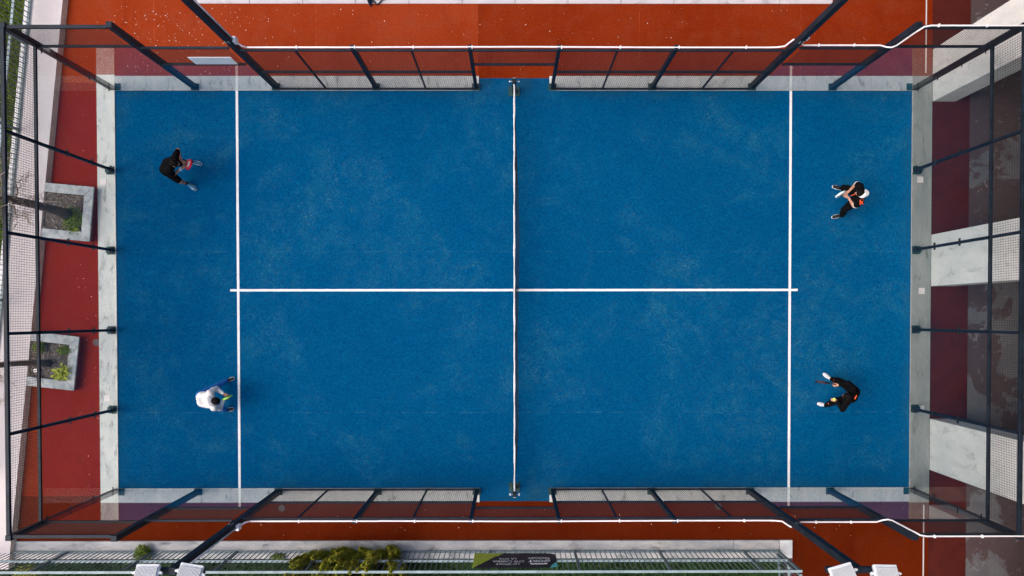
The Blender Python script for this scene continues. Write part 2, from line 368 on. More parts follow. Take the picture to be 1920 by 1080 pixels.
# ------------------------------------------------------------------ right: building with piers and an open ground floor
bd = thing('building', (13, 0, 0), 'tall building with white piers and a dark open ground floor', 'building')
for y0, y1 in ((-9.2, -7.9), (-4.56, -3.26), (.09, 1.39), (4.73, 6.04), (9.4, 10.7)):
    MB().box(10.52, 11.1, y0, y1, -.02, 3.75).build('pier', 'pillar', bd, bevel=.012)
MB().box(10.5, 18, -18, 22, 3.75, 16.5).build('upper_wall', 'facade', bd)  # unseen upper floors, height and dark render chosen to block sky light
for z in (6.6, 9.9, 13.2):
    bc = MB().box(9.3, 10.498, -17, 21, z, z + .18).build('unseen_shade_slab', 'facade', bd)  # unseen balconies added to shade the right end of the court
    MB().box(9.3, 9.38, -17, 21, z + .181, z + 1.1).build('shade_slab_edge', 'facade', bc)
MB().box(15.0, 15.3, -16, 18, -.02, 3.75).build('back_wall', 'facade', bd)
for k in range(7):
    for r in range(3):
        y = -13.2 + k * 4.65; z = 7.5 + r * 3.3
        f = MB().box(10.44, 10.499, y - .75, y + .75, z - .1, z + 1.5).build('window', 'pillar', bd)
        MB().box(10.42, 10.438, y - .66, y + .66, z, z + 1.4).build('pane', 'lens', f)
local(bd)

# ------------------------------------------------------------------ court enclosure
def wire_panel(mb, axis, c, a0, a1, z0, z1, p=.05, r=.0027):
    n = int((a1 - a0) / p)
    def add(p0, p1, r=r):
        d = (V(p1) - V(p0)); k = len(mb.v)
        if abs(d.z) > .01: o = [(-r, -r, 0), (r, -r, 0), (r, r, 0), (-r, r, 0)]
        elif axis == 'x': o = [(0, -r, -r), (0, r, -r), (0, r, r), (0, -r, r)]
        else: o = [(-r, 0, -r), (r, 0, -r), (r, 0, r), (-r, 0, r)]
        for q in (p0, p1): mb.v.extend([(q[0] + e[0], q[1] + e[1], q[2] + e[2]) for e in o])
        mb.f.extend([[k + i, k + (i + 1) % 4, k + 4 + (i + 1) % 4, k + 4 + i] for i in range(4)])
    P = (lambda a, z, d=0: (a, c + d, z)) if axis == 'x' else (lambda a, z, d=0: (c + d, a, z))
    for i in range(1, n): t = a0 + (a1 - a0) * i / n; add(P(t, z0), P(t, z1))
    m = int((z1 - z0) / p)
    for i in range(1, m): t = z0 + (z1 - z0) * i / m; add(P(a0, t, r * 1.6), P(a1, t, r * 1.6), r * .7)
    return mb
def wiremesh(par, *a, **k):
    return tag(wire_panel(MB(), *a, **k).build('wire_mesh', 'wire', par), kind='stuff')
EG, ET = 3.07, 4.06                                     # end walls: top of the glass, top of the mesh
for sx, side in ((-1, 'left'), (1, 'right')):
    t = thing('end_wall', (sx * 10.03, 0, 0), 'tall glass back wall with mesh above, ' + ('beside the planters' if sx < 0 else 'beside the white piers'), 'glass wall', 'glass end walls')
    X = lambda a, b2: sorted((sx * a, sx * b2))
    for i in range(5):
        y0 = -5 + 2 * i
        x0, x1 = X(10.004, 10.016)
        MB().box(x0, x1, y0 + .008, y0 + 1.992, .03, EG - .03).build('glass_pane', 'glass', t)
        wiremesh(t, 'y', sx * 10.045, y0 + .04, y0 + 1.96, EG + .03, ET - .04)
    for i in range(4):
        y = -3 + 2 * i
        x0, x1 = X(10.02, 10.085)
        MB().box(x0, x1, y - .032, y + .032, .03, ET).build('post', 'metal', t, bevel=.006)
        x0, x1 = X(10.022, 10.22)
        MB().box(x0, x1, y - .1, y + .1, .028, .045).build('base_plate', 'shoe', t)
        x0, x1 = X(10.088, 10.19)
        MB().box(x0, x1, y - .07, y + .07, .046, .17).build('foot_box', 'shoe', t, bevel=.01)
        for z in (.22, 1.05, 2.05):
            x0, x1 = X(9.99, 10.03)
            MB().box(x0, x1, y - .085, y + .085, z - .012, z + .012).build('glass_clamp', 'metal', t)
    for z, h in ((EG, .055), (ET, .07)):
        x0, x1 = X(10.02, 10.085 if h < .06 else 10.095)
        MB().box(x0, x1, -5.0, 5.0, z - h / 2, z + h / 2).build('rail', 'metal', t, bevel=.006)
    for sy in (-1, 1):
        x0, x1 = X(10.003, 10.115); y0, y1 = sorted((sy * 5.003, sy * 5.115))
        MB().box(x0, x1, y0, y1, .03, ET + .035).build('corner_post', 'metal', t, bevel=.006)
        x0, x1 = X(9.85, 9.999); y0, y1 = sorted((sy * 5.002, sy * 5.17))
        MB().box(x0, x1, y0, y1, .028, .05).build('base_plate', 'shoe', t)
        for z in (.3, 1.15, 2.1, 2.95):
            x0, x1 = X(9.985, 10.0); y0, y1 = sorted((sy * 4.90, sy * 4.998))
            MB().box(x0, x1, y0, y1, z - .012, z + .012).build('glass_clamp', 'metal', t)
    local(t)
MIDT = 2.80
for sy, nm in ((1, 'upper'), (-1, 'lower')):
    t = thing('side_wall', (0, sy * 5.03, 0), 'long side fence of mesh and glass, ' + ('beside the paved walkway and wide red turf' if sy > 0 else 'beside the picket fence'), 'fence', 'side fences of the court')
    Y = lambda a, b2: sorted((sy * a, sy * b2))
    yc = sy * 5.03
    def post(x, w2, z1, d=.11, nm2='post', o=5.022):
        y0, y1 = Y(o, o + d); return MB().box(x - w2 / 2, x + w2 / 2, y0, y1, .03, z1).build(nm2, 'metal', t, bevel=.005)
    def rail(x0, x1, z, h=.05, d=.05):
        y0, y1 = Y(5.005, 5.005 + d); return MB().box(x0, x1, y0, y1, z - h / 2, z + h / 2).build('rail', 'metal', t, bevel=.005)
    for sx in (-1, 1):
        def X(a, b2): return sorted((sx * a, sx * b2))
        y0, y1 = Y(5.004, 5.016)
        a, b2 = X(8.008, 9.985); MB().box(a, b2, y0, y1, .03, 2.97).build('glass_pane', 'glass', t)
        a, b2 = X(6.02, 7.992); MB().box(a, b2, y0, y1, .03, 1.86).build('glass_pane', 'glass', t)
        rail(*X(8.04, 10.0), 3.0); rail(*X(8.04, 10.0), 4.03, .06, .07)
        rail(*X(6.05, 7.94), 2.91); rail(*X(6.05, 7.94), 1.885)
        wiremesh(t, 'x', yc, *X(8.07, 10.0), 3.03, 4.0)
        wiremesh(t, 'x', yc, *X(6.08, 7.93), 1.92, 2.88)
        post(sx * 7.985, .12, 4.06, .12)
        y0, y1 = Y(5.002, 5.17)
        for xx in (7.985, 5.96, 3.46, .955):
            MB().box(sx * xx - .1, sx * xx + .1, y0, y1, .0275, .05).build('base_plate', 'shoe', t)
        post(sx * 3.46, .09, MIDT + .03, .11); post(sx * .955, .075, MIDT + .03, .11)
        post(sx * 4.71, .04, MIDT - .02, .04); post(sx * 2.21, .04, MIDT - .02, .04)
        for a, b2 in ((.99, 3.41), (3.51, 5.87)):
            rail(*X(a, b2), MIDT - .03); rail(*X(a, b2), 1.36); rail(*X(a, b2), .06, .05)
            q0, q1 = X(a, b2)
            wiremesh(t, 'x', yc, q0, q1, .09, 1.33); wiremesh(t, 'x', yc, q0, q1, 1.39, MIDT - .06)
    rail(-.92, .92, MIDT - .03); rail(-.92, .92, 1.87)
    wiremesh(t, 'x', yc, -.92, .92, 1.9, MIDT - .06)
    local(t)

# ------------------------------------------------------------------ floodlight masts
def mast(sx, sy, yaws, label):
    t = thing('floodlight_mast', (sx * 5.96, sy * 5.09, 0), label, 'light mast', 'floodlight masts at the court corners')
    P = lambda: MB()
    MB().box(-.065, .065, -.06, .07, .05, 5.98).build('pole', 'metal', t, bevel=.008)
    MB().box(-.5, .5, -.05, .05, 5.86, 5.98).build('cross_arm', 'metal', t, bevel=.006) if False else MB().box(-.55, -.072, -.05, .05, 5.88, 5.97).build('cross_arm', 'metal', t, bevel=.006)
    MB().box(.072, .55, -.05, .05, 5.88, 5.97).build('cross_arm', 'metal', t, bevel=.006)
    for k in range(4):
        MB().tube([(-.035 + .07 * (k % 2), -sy * .066, 3.22 + .07 * (k // 2)), (-.035 + .07 * (k % 2), -sy * .078, 3.22 + .07 * (k // 2))], .012, 6).build('bolt', 'fenceR', t)
    for dx, yaw in ((-.37, yaws[0]), (.37, yaws[1])):
        rot = M.Rotation(yaw, 3, 'Z') @ M.Rotation(sy * R(28), 3, 'X')
        base = V((dx, -sy * .02, 6.10 + (.10 if sx > 0 else 0)))
        f = bpy.data.objects.new('floodlight', MB().prism([(-.2, -.15), (.2, -.15), (.2, .15), (-.2, .15)], -.045, .03).mesh('floodlight', 'flood'))
        COL.objects.link(f); f.parent = t; f.location = base; f.rotation_euler = rot.to_euler()
        b = f.modifiers.new('bevel', 'BEVEL'); b.width = .015; b.segments = 2
        for k in range(17):
            x = -.175 + k * .35 / 16
            MB().box(x - .0048, x + .0048, -.13, .09, .0345, .062).build('cooling_fin', 'flood', f)
        MB().box(-.185, .185, -.135, .095, .0302, .034).build('heat_sink', 'floodb', f); MB().box(-.2, .2, -.13, .13, -.052, -.046).build('lens', 'lens', f)
        for q in (-1, 1):
            MB().box(q * .202 if q > 0 else -.222, .222 if q > 0 else -.202, -.02, .03, -.12, .02).build('bracket', 'flood', f)
            MB().cap((q * .225, .005, 0), .026, (q * .242, .005, 0), .024, 10).build('knob', 'flood', f)
    return t
mast(-1, 1, (R(0), R(6)), 'dark floodlight mast by the white sign, upper left side fence')
mast(1, 1, (R(0), R(0)), 'dark floodlight mast on the upper side fence, nearer the white piers')
mast(-1, -1, (R(0), R(-9)), 'dark floodlight mast with two white lamps leaning over the picket fence')
mast(1, -1, (R(16), R(-1)), 'dark floodlight mast with two white lamps over bare red turf')

# ------------------------------------------------------------------ white conduits on the side fences
def conduit(sy, label):
    t = thing('conduit', (0, sy * 5.06, 0), label, 'conduit', 'white conduits on the side fences')
    y = sy * 5.075; z = MIDT + .018; r = .017
    yo = sy * 5.125; xo = -5.868
    xr = -5.70
    MB().tube([(xr + .0, y, z), (-3, y, z), (-2.9, y + .004, z), (.3, y + sy * .012, z), (3, y, z), (5.45, y, z), (5.6, y, z + .01), (5.75, y, z + .07), (5.82, sy * 5.12, z + .2), (5.85, sy * 5.13, z + .32)], r, 8).build('pipe', 'pvc', t, True)
    MB().tube([(xr, y, z), (-5.80, sy * 5.09, z + .03), (xo, yo, z + .18)], r, 8).build('pipe', 'pvc', t, True)
    MB().tube([(xo, yo, z + .36), (xo, yo, 5.86)], r, 8).build('pipe', 'pvc', t, True)
    MB().cbox((xo + .012, yo, z + .27), (.07, .12, .18)).build('junction_box', 'pvc', t, bevel=.01)
    MB().cbox((6.10, sy * 5.16, z + .34), (.10, .09, .15)).build('junction_box', 'pvc', t, bevel=.01)
    MB().tube([(6.08, sy * 5.16, z + .27), (6.08, sy * 5.10, z + .14), (6.13, y, z + .13), (6.22, y, z + .13), (7.75, y, z + .13), (7.87, sy * 5.03, z + .15), (7.94, sy * 4.99, z + .24), (7.98, sy * 4.985, z + .36), (7.985, sy * 4.985, 3.88), (8.0, sy * 4.99, 4.0), (8.07, sy * 5.03, 4.08), (8.2, sy * 5.05, 4.09), (8.3, sy * 5.05, 4.09), (10.0, sy * 5.05, 4.09), (11.2, sy * 5.05, 4.09)], r, 8).build('pipe', 'pvc', t, True)
    for x in (-4.7, -3.46, -2.21, -.955, .955, 2.21, 3.46, 4.9):
        MB().cbox((x + .05, y, z), (.025, .058, .052)).build('clip', 'pvc', t)
    for x, zz, yy in ((6.45, z + .13, y), (7.2, z + .13, y), (8.35, 4.09, sy * 5.05), (9.3, 4.09, sy * 5.05)):
        MB().cbox((x, yy, zz), (.025, .058, .052)).build('clip', 'pvc', t)
    local(t)
conduit(1, 'white plastic conduit along the side fence facing the paved walkway')
conduit(-1, 'white plastic conduit along the side fence facing the picket fence')
sg = thing('sign', (-6.65, 5.08, 2.05), 'blank white ribbed sign panel hung on the upper side fence mesh', 'sign')
pl = []
for k in range(17):                                    # ribbed plastic panel
    x = -7.14 + k * .056; pl += [(x, 4.996), (x + .022, 4.996), (x + .030, 4.984), (x + .048, 4.984)]
MB().prism(pl + [(q[0], 5.0005) for q in reversed(pl)], 2.0, 2.44).build('panel', 'signw', sg)
for x in (-7.05, -6.25):
    MB().box(x - .01, x + .01, 5.001, 5.034, 2.2, 2.23).build('tie', 'metal', sg)
local(sg)

# ------------------------------------------------------------------ net
nt_ = thing('net', (0, 0, 0), 'black net with a white top tape across the blue court', 'net')
mb = MB()
def foot(y): return .11 * (1 - (abs(y) / 4.9) ** 4) + .02 * math.sin(y * 1.3)
def topz(y): return .88 + .045 * (y / 4.95) ** 2
k = int(9.7 / .045)
for i in range(k + 1):
    y = -4.85 + 9.7 * i / k; mb.tube([(foot(y), y, .03), (foot(y) * .45, y, .4), (0, y, topz(y) - .05)], .0026, 4, False)
for j in range(19):
    pts = [(foot(-4.85 + 9.7 * i / 20) * (1 - j / 18) ** 1.25, -4.85 + 9.7 * i / 20, .03 + (topz(-4.85 + 9.7 * i / 20) - .08) * j / 18) for i in range(21)]; mb.tube(pts, .0022, 4, False)
tag(mb.build('net_mesh', 'netk', nt_), kind='stuff')
tp = MB(); N = 220; pr = []
for i in range(N + 1):
    y = -4.88 + 9.76 * i / N; wv = .004 * math.sin(y * 9.1) * math.sin(y * 3.3 + 1) + random.uniform(-.001, .001); hw = .019 + .005 * math.sin(y * 5.7 + 2) * math.sin(y * 1.9) + random.uniform(-.002, .002)
    z = topz(y); pr.append([(wv - hw, y, z - .055), (wv - hw * .9, y, z - .012), (wv, y, z), (wv + hw * .9, y, z - .012), (wv + hw, y, z - .055)])
for i in range(N):
    for j in range(4):
        tp.poly([pr[i][j], pr[i][j + 1], pr[i + 1][j + 1], pr[i + 1][j]])
tp.build('tape', 'line', nt_, True)
for sy in (-1, 1):
    MB().box(-.045, .045, *sorted((sy * 4.91, sy * 5.02)), .03, .93).build('post', 'metal', nt_, bevel=.008)
    MB().box(-.14, .14, *sorted((sy * 4.86, sy * 5.10)), .012, .03).build('base_plate', 'shoe', nt_)
    for q in (-1, 1):
        yy = sy * 4.98
        MB().tube([(q * .05, yy, .80), (q * .095, yy, .80)], .012, 8).build('bolt', 'fenceR', nt_)
        MB().tube([(q * .09, yy, .80), (q * .125, yy, .80)], .032 if sy < 0 else .016, 8).build('knob', 'flood', nt_)
    MB().box(-.035, .035, *sorted((sy * 5.022, sy * 5.04)), .80, .90).build('tension_plate', 'fenceR', nt_)
MB().box(-.028, .028, -.02, .02, .014, .86).build('centre_strap', 'netk', nt_)

# ------------------------------------------------------------------ planters, trees
def leafblob(n, c, rad, size, flat=.5, zmin=None):
    mb = MB()
    for i in range(n):
        d = V((random.gauss(0, 1), random.gauss(0, 1), random.gauss(0, 1))).normalized(); r = random.random() ** .4
        p = V(c) + V((d.x * rad[0], d.y * rad[1], d.z * rad[2])) * r
        if zmin is not None and p.z < zmin: p.z = zmin + random.random() * .03
        leaf(mb, p, size * random.uniform(.6, 1.3), flat)
    return mb
def leaf(mb, p, s, flat=.5, ax=None):
    n = V((random.gauss(0, 1), random.gauss(0, 1), random.gauss(0, 1) + flat * 3)).normalized()
    a = n.orthogonal().normalized(); a.rotate(Quaternion(n, random.uniform(0, 6.283))); b = n.cross(a); p = V(p)
    mb.poly([p - a * s, p + b * s * .45 + n * s * .1, p + a * s, p - b * s * .45 + n * s * .1])
def tree(name, base, tr, top, label, seed, z0, lean):
    rnd = random.Random(seed)
    t = thing(name, base, label, 'tree', 'bare trees in the planters')
    tk = MB(); b = V((0, 0, 0)); pts = []; rs = []
    H = top
    for i in range(9):
        u = i / 8; pts.append(V((lean[0] * u + .04 * math.sin(u * 5 + seed), lean[1] * u + .03 * math.sin(u * 7), H * u))); rs.append(tr * (1.35 - .35 * min(1, u * 6)) * (1 - .45 * u))
    tk.tube(pts, rs, 12); tk.build('trunk', 'bark', t, True)
    br = MB(); tw = MB()
    def grow(p, d, r, l, lev):
        q = [p]; rr = [r]; n = 4
        for i in range(n):
            d = (d + V((rnd.gauss(0, .16), rnd.gauss(0, .16), rnd.gauss(.05, .12)))).normalized(); p = p + d * l / n
            q.append(p.copy()); rr.append(r * (1 - .55 * (i + 1) / n))
            if lev < 3 and i > 0:
                for _ in range(2 if lev else 1):
                    a = V((rnd.gauss(0, 1), rnd.gauss(0, 1), rnd.gauss(.2, .6))).normalized()
                    grow(p.copy(), (d * .7 + a * .9).normalized(), rr[-1] * .62, l * rnd.uniform(.45, .7), lev + 1)
        (br if lev < 1 else tw).tube(q, [max(x, .0045) for x in rr], 6 if lev < 2 else 4, False)
    for i in range(11):
        u = rnd.uniform(z0, 1); k = min(7, int(u * 8)); p = pts[k].lerp(pts[k + 1], u * 8 - k)
        a = rnd.uniform(0, 6.283)
        grow(p, V((math.cos(a), math.sin(a), rnd.uniform(.25, 1.1))).normalized(), .028, rnd.uniform(.55, 1.15), 0)
    br.build('branch', 'twig', t, True); tw.build('twigs', 'twig', t)
    return t
def planter(o, ax, w_, l_, label, front):
    # a U of low red-painted walls with grey copings, closed by the plastered wall
    t = thing('planter', (*o, 0), label, 'planter', 'grey square planters')
    t.rotation_euler.z = ax; T = .225; h = .16
    segs = [[(0, 0), (w_, 0), (w_ - T, -T), (0, -T)], [(w_, 0), (w_, -l_), (w_ - T, -l_ + T), (w_ - T, -T)], [(w_, -l_), (0, -l_), (0, -l_ + T), (w_ - T, -l_ + T)]]
    for s_ in segs:
        MB().prism(s_[::-1], h, h + .05).build('coping_stone', 'coping', t, bevel=.008)
    for s_ in ([(.0, -.015), (w_ - .015, -.015), (w_ - T + .02, -T + .02), (0, -T + .02)],
               [(w_ - .015, -.015), (w_ - .015, -l_ + .015), (w_ - T + .02, -l_ + T - .02), (w_ - T + .02, -T + .02)],
               [(w_ - .015, -l_ + .015), (0, -l_ + .015), (0, -l_ + T - .02), (w_ - T + .02, -l_ + T - .02)]):
        MB().prism(s_[::-1], .002, h).build('side_wall_block', 'redwall', t)
    sm = MB(); nx = 14
    for i in range(nx):
        for j in range(nx):
            q = []
            for a, b2 in ((i, j), (i + 1, j), (i + 1, j + 1), (i, j + 1)):
                rr = random.Random(a * 31 + b2 * 7 + int(o[1] * 10)); q.append((-.12 + (w_ - T + .125) * a / nx, -l_ + T - .01 + (l_ - 2 * T + .02) * b2 / nx, .10 + rr.uniform(-.02, .03)))
            sm.poly(q)
    sm.build('soil', 'soil', t, True)
    lt = MB()
    for i in range(160):
        leaf(lt, (random.uniform(0, w_ - T), random.uniform(-l_ + T, -T), .135), random.uniform(.012, .028), 2)
    tag(lt.build('dead_leaves', 'twig', t), kind='stuff')
    return t
p1 = planter((-11.64, 2.67), -.092, 1.205, 1.36, 'grey stone planter with a mossy bed beside the kerb', 0)
p2 = planter((-12.03, -1.03), -.112, 1.195, 1.355, 'grey stone planter with lime green leafy plant', 1)
tree('bare_tree', (-11.12, 1.88, .08), .112, 4.2, 'thick dark trunked bare tree with pale twigs in the mossy planter', 3, .42, (-.25, .18))
tree('bare_tree', (-11.70, -1.83, .08), .075, 3.8, 'slender brown trunked bare tree in the planter with lime leaves', 8, .62, (-.25, .12))
def plant(name, loc, n, rad, size, mat, label, cat, flat=.6, stems=5):
    t = thing(name, loc, label, cat)
    s = MB()
    for i in range(stems):
        a = random.uniform(0, 6.283); s.tube([(0, 0, 0), (math.cos(a) * rad[0] * .3, math.sin(a) * rad[1] * .3, rad[2] * .6), (math.cos(a) * rad[0] * .75, math.sin(a) * rad[1] * .75, rad[2] * 1.1)], [.008, .006, .003], 5)
    s.build('stem', 'bark', t)
    leafblob(n, (0, 0, rad[2]), rad, size, flat, .02).build('foliage', mat, t)
    return t
plant('leafy_plant', (-11.27, -2.08, .11), 70, (.25, .22, .13), .075, 'lime', 'bright lime green leafy plant in the planter corner', 'plant', 1.2)
plant('low_weeds', (-11.2, -1.5, .11), 260, (.22, .14, .07), .03, 'weed', 'dark green weeds in the upper corner of the lime leaf planter', 'plant')
plant('low_weeds', (-11.85, -1.42, .11), 260, (.15, .16, .10), .03, 'weed', 'green weeds against the white wall in the lime leaf planter', 'plant')
plant('low_weeds', (-10.98, 1.72, .11), 700, (.26, .40, .08), .028, 'weed', 'mossy green weeds beside the thick trunk in the planter', 'plant')
plant('leafy_plant', (-10.93, 1.50, .11), 14, (.08, .06, .08), .05, 'lime', 'small lime leafed seedling in the mossy planter', 'plant', 1.2)
MB().tube([(-12.03, -1.98, .17), (-12.03, -1.98, .24)], .045, 10)
lmp = thing('spot_lamp', (-11.93, -2.00, .12), 'small round pale garden spotlight in the planter soil', 'lamp')
MB().tube([(0, 0, 0), (0, 0, .12)], .045, 12).build('housing', 'pvc', lmp); MB().tube([(0, 0, .121), (0, 0, .124)], .018, 10).build('lens', 'metal', lmp); MB().tube([(0, 0, -.06), (0, 0, 0)], .012, 6).build('spike', 'metal', lmp)

# ------------------------------------------------------------------ picket fences
def picket_fence(p0, p1, zb, zs, pitch, label, post_every, name='picket_fence', ends=True):
    p0, p1 = V(p0), V(p1); d = (p1 - p0); L = d.length; d.normalize(); ang = math.atan2(d.y, d.x)
    t = thing(name, p0, label, 'fence'); t.rotation_euler.z = ang
    zt = zs[-1]
    pk = MB().box(-.008, .008, -.008, .008, zb, zt - .02).mesh('picket', 'fence')
    ps = MB().box(-.03, .03, -.028, .028, zb - .06, zt + .01).mesh('post', 'fence')
    n = int(L / pitch)
    for i in range(n + 1):
        x = i * L / n
        if i % post_every == 0 or i == n:
            o = link('post', ps, t); o.location = (x, 0, 0)
        else:
            o = link('picket', pk, t); o.location = (x, 0, 0)
    for z in [zb + .03] + list(zs):
        MB().box(-.03, L + .03, -.029, .029, z - .013, z + .013).build('rail', 'fence' if z < .3 else 'fenceR', t)
    return t
picket_fence((-13.4, -6.60, 0), (6.66, -6.60, 0), .06, (.80, 1.58), .125, 'long grey metal picket fence on the weathered low wall', 17)
picket_fence((wx(-4.5, -.83), -4.5, 0), (wx(12.5, -.83), 12.5, 0), .11, (.72, 1.5), .125, 'grey metal picket fence between the grass and the white wall', 17)
picket_fence((6.66, -6.70, 0), (6.86, -9.2, 0), .06, (.80, 1.58), .125, 'short grey metal picket return at the end of the low wall', 10)

# banner
bn = thing('banner', (.03, -6.555, .8), 'dark banner with lime corner and white slogan tied to the picket fence', 'banner')
def m_flat(n, c, r=.6):
    MT[n] = plain(n, c, r, 0, .1, 12, .3); return n
m_flat('bnavy', (.016, .019, .030)); m_flat('blime', (.36, .46, .045)); m_flat('bteal', (.10, .48, .50)); m_flat('bwhite', (.85, .85, .85))
bx0, bx1, bz0, bz1 = -.99, 1.01, .42, 1.50
def bsurf(u, v):                                       # u along the fence, v up; the cloth sags and bulges
    x = bx0 + (bx1 - bx0) * u
    sag = .06 * math.exp(-((u - 1) / .10) ** 2) if v > .5 else .10 * max(0, (u - .8) / .2) ** 2
    z = bz0 + (bz1 - bz0) * v - (sag if v > .5 else -sag)
    y = -6.535 + .006 * math.sin(u * 7.5 + v * 2.5) * math.sin(v * 3.0 + .1) + .003 * math.sin(u * 23 + v * 9)
    return (x, y, z)
mb = {'cloth': MB(), 'lime_corner': MB(), 'teal_corner': MB()}
NU, NV = 48, 16
def bpart(u, v):
    if u < .36 * (1 - v) + .0: return 'lime_corner' if True else ''
    if u > .90 and v > 1 - (u - .90) / .10 * .35: return 'teal_corner'
    return 'cloth'
for i in range(NU):
    for j in range(NV):
        q = [(i / NU, j / NV), ((i + 1) / NU, j / NV), ((i + 1) / NU, (j + 1) / NV), (i / NU, (j + 1) / NV)]
        for tri in ((q[0], q[1], q[2]), (q[0], q[2], q[3])):
            cu = sum(a for a, _ in tri) / 3; cv = sum(b for _, b in tri) / 3
            mb[bpart(cu, cv)].poly([bsurf(*a) for a in tri])
for k2, mm in (('cloth', 'bnavy'), ('lime_corner', 'blime'), ('teal_corner', 'bteal')):
    mb[k2].build(k2, mm, bn, True).modifiers.new('solid', 'SOLIDIFY').thickness = .003
def text(s, u, v, wd, ht, bold=.0):                  # lettering fitted to a width and height in metres, laid on the cloth
    c = bpy.data.curves.new('lettering', 'FONT'); c.body = s; c.size = 1.0; c.align_x = 'CENTER'; c.offset = bold
    o = bpy.data.objects.new('lettering', c); COL.objects.link(o)
    me = bpy.data.meshes.new_from_object(o.evaluated_get(bpy.context.evaluated_depsgraph_get())); bpy.data.objects.remove(o)
    bm = bmesh.new(); bm.from_mesh(me)
    bmesh.ops.triangulate(bm, faces=bm.faces)
    xs = [q.co.x for q in bm.verts]; ys = [q.co.y for q in bm.verts]; mx, my = (max(xs) + min(xs)) / 2, (max(ys) + min(ys)) / 2
    kx, ky = wd / (max(xs) - min(xs)), ht / (max(ys) - min(ys))
    for vv in bm.verts:
        p = bsurf(u - (vv.co.x - mx) * kx / (bx1 - bx0), v + (vv.co.y - my) * ky / (bz1 - bz0)); vv.co = (p[0], p[1] + .008, p[2])
    bm.to_mesh(me); bm.free(); me.materials.clear(); me.materials.append(MT['bwhite']); return link('lettering', me, bn)
text('LO SPORT', .41, .76, .56, .135, .012); text('CHE CAMBIA', .42, .585, .76, .135, .012); text('LA VITA', .41, .41, .42, .135, .012)
text('SPORT', .79, .58, .52, .165, .03); text('GOOD', .79, .375, .52, .13, .03)
for du, dv, l in ((.70, .76, .03), (.745, .765, .045), (.785, .76, .035), (.82, .77, .05), (.865, .76, .03)):
    mq = MB(); 
    for k in range(3):
        pts = [bsurf(du + l * (a / 5 - .5), dv + .035 * math.sin(a * 2.2 + k * 2 + du * 40)) for a in range(6)]
        if k < 2: mq.tube([(p[0], p[1] + .008, p[2]) for p in pts], .008, 4)
    mq.build('script_mark', 'bwhite', bn)
local(bn)

# ------------------------------------------------------------------ garden below the picket fence
gd = MB().box(-16, 6.98, -12, -6.795, -.61, -.42).build('flower_bed', MT['ivy']); tag(gd, kind='structure')
iv = MB()
for i in range(26000):
    y = -6.82 - 2.2 * random.random() ** 1.3; x = random.uniform(-13.6, 6.9)
    hh = .30 * (math.sin(x * 1.7) * math.sin(x * .63 + y * 2) + 1) + .02
    leaf(iv, (x, y, -.41 + random.random() * hh), random.uniform(.025, .06), .5)
iv = iv.build('ground_ivy', 'ivy'); tag(iv, 'dark green ground cover beneath the picket fence', 'ground cover', kind='stuff')
def shrub(loc, plumes, label, seed):
    rnd = random.Random(seed); t = thing('shrub', loc, label, 'shrub', 'olive green shrubs at the picket fence')
    lf = MB(); ins = MB(); st = MB()
    for (dx, dy, z1, r) in plumes:
        st.tube([(dx * .2, dy * .2, 0), (dx * .6, dy * .6, z1 * .5), (dx, dy, z1 * .95)], [.03, .018, .006], 6)
        n = int(4200 * r / .2)
        for i in range(n):
            u = rnd.random() ** .75; zc = .35 + (z1 - .35) * u
            rad = r * (1.15 - .95 * u ** 2.2) * (.75 + .25 * math.sin(zc * 13 + dx * 9)); a = rnd.uniform(0, 6.283); q = rnd.random() ** .5
            k = .5 + .5 * u
            p = (dx * k + math.cos(a) * rad * q, dy * k + math.sin(a) * rad * q, zc + rnd.uniform(-.03, .05))
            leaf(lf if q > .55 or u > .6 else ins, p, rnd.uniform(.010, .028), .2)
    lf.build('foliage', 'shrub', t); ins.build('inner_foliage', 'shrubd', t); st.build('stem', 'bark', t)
    return t
def plist(seed, n, sx, y0, y1, z0, z1):
    r = random.Random(seed)
    return [(r.uniform(-sx, sx), r.uniform(y0, y1), r.uniform(z0, z1), r.uniform(.09, .18)) for _ in range(n)]
shrub((-4.80, -6.98, -.42), plist(1, 44, .58, -.50, .68, .95, 2.3), 'olive green shrub against the picket fence, leftmost of three', 1)
shrub((-3.98, -6.98, -.42), plist(5, 44, .58, -.50, .68, .95, 2.3), 'olive green shrub against the picket fence, middle of three', 2)
shrub((-3.12, -6.98, -.42), plist(9, 44, .58, -.50, .68, .95, 2.3), 'olive green shrub against the picket fence, rightmost of three', 3)
plant('weed_shrub', (-9.32, -6.62, .04), 900, (.22, .26, .16), .03, 'weed', 'green weed bush growing on the weathered low wall', 'weed')
plant('weed_shrub', (-5.95, -6.72, .03), 260, (.20, .10, .10), .03, 'weed', 'flat green weed patch on the low wall near the white lamps', 'weed')
plant('yellow_shrub', (-12.35, -7.15, -.3), 420, (.30, .25, .30), .028, 'shrub', 'small yellowish shrub behind the picket fence at the corner', 'shrub')

# ------------------------------------------------------------------ fallen petals
pt = MB()
for i in range(400):
    u = random.random()
    if u < .50: x, y = random.gauss(-8.3, 1.3), random.uniform(5.4, 7.1)
    elif u < .72: x, y = random.uniform(-9, 9), random.uniform(5.5, 7.1)
    elif u < .82: x, y = random.uniform(-11, -10.5), random.uniform(-5, 5)
    elif u < .92: x, y = random.uniform(-9, 10), random.uniform(-6.25, -5.5)
    else: continue
    if not wx(y) + .05 < x < 11.2: continue
    leaf(pt, (x, y, .016 if abs(y) < 5 and abs(x) < 10 else .006), random.choice((.008, .010, .012, .016)) * random.uniform(.8, 1.3), 6)
pt = pt.build('fallen_petals', 'petal'); tag(pt, 'pale petals and bits scattered over the turf', 'petals', kind='stuff')

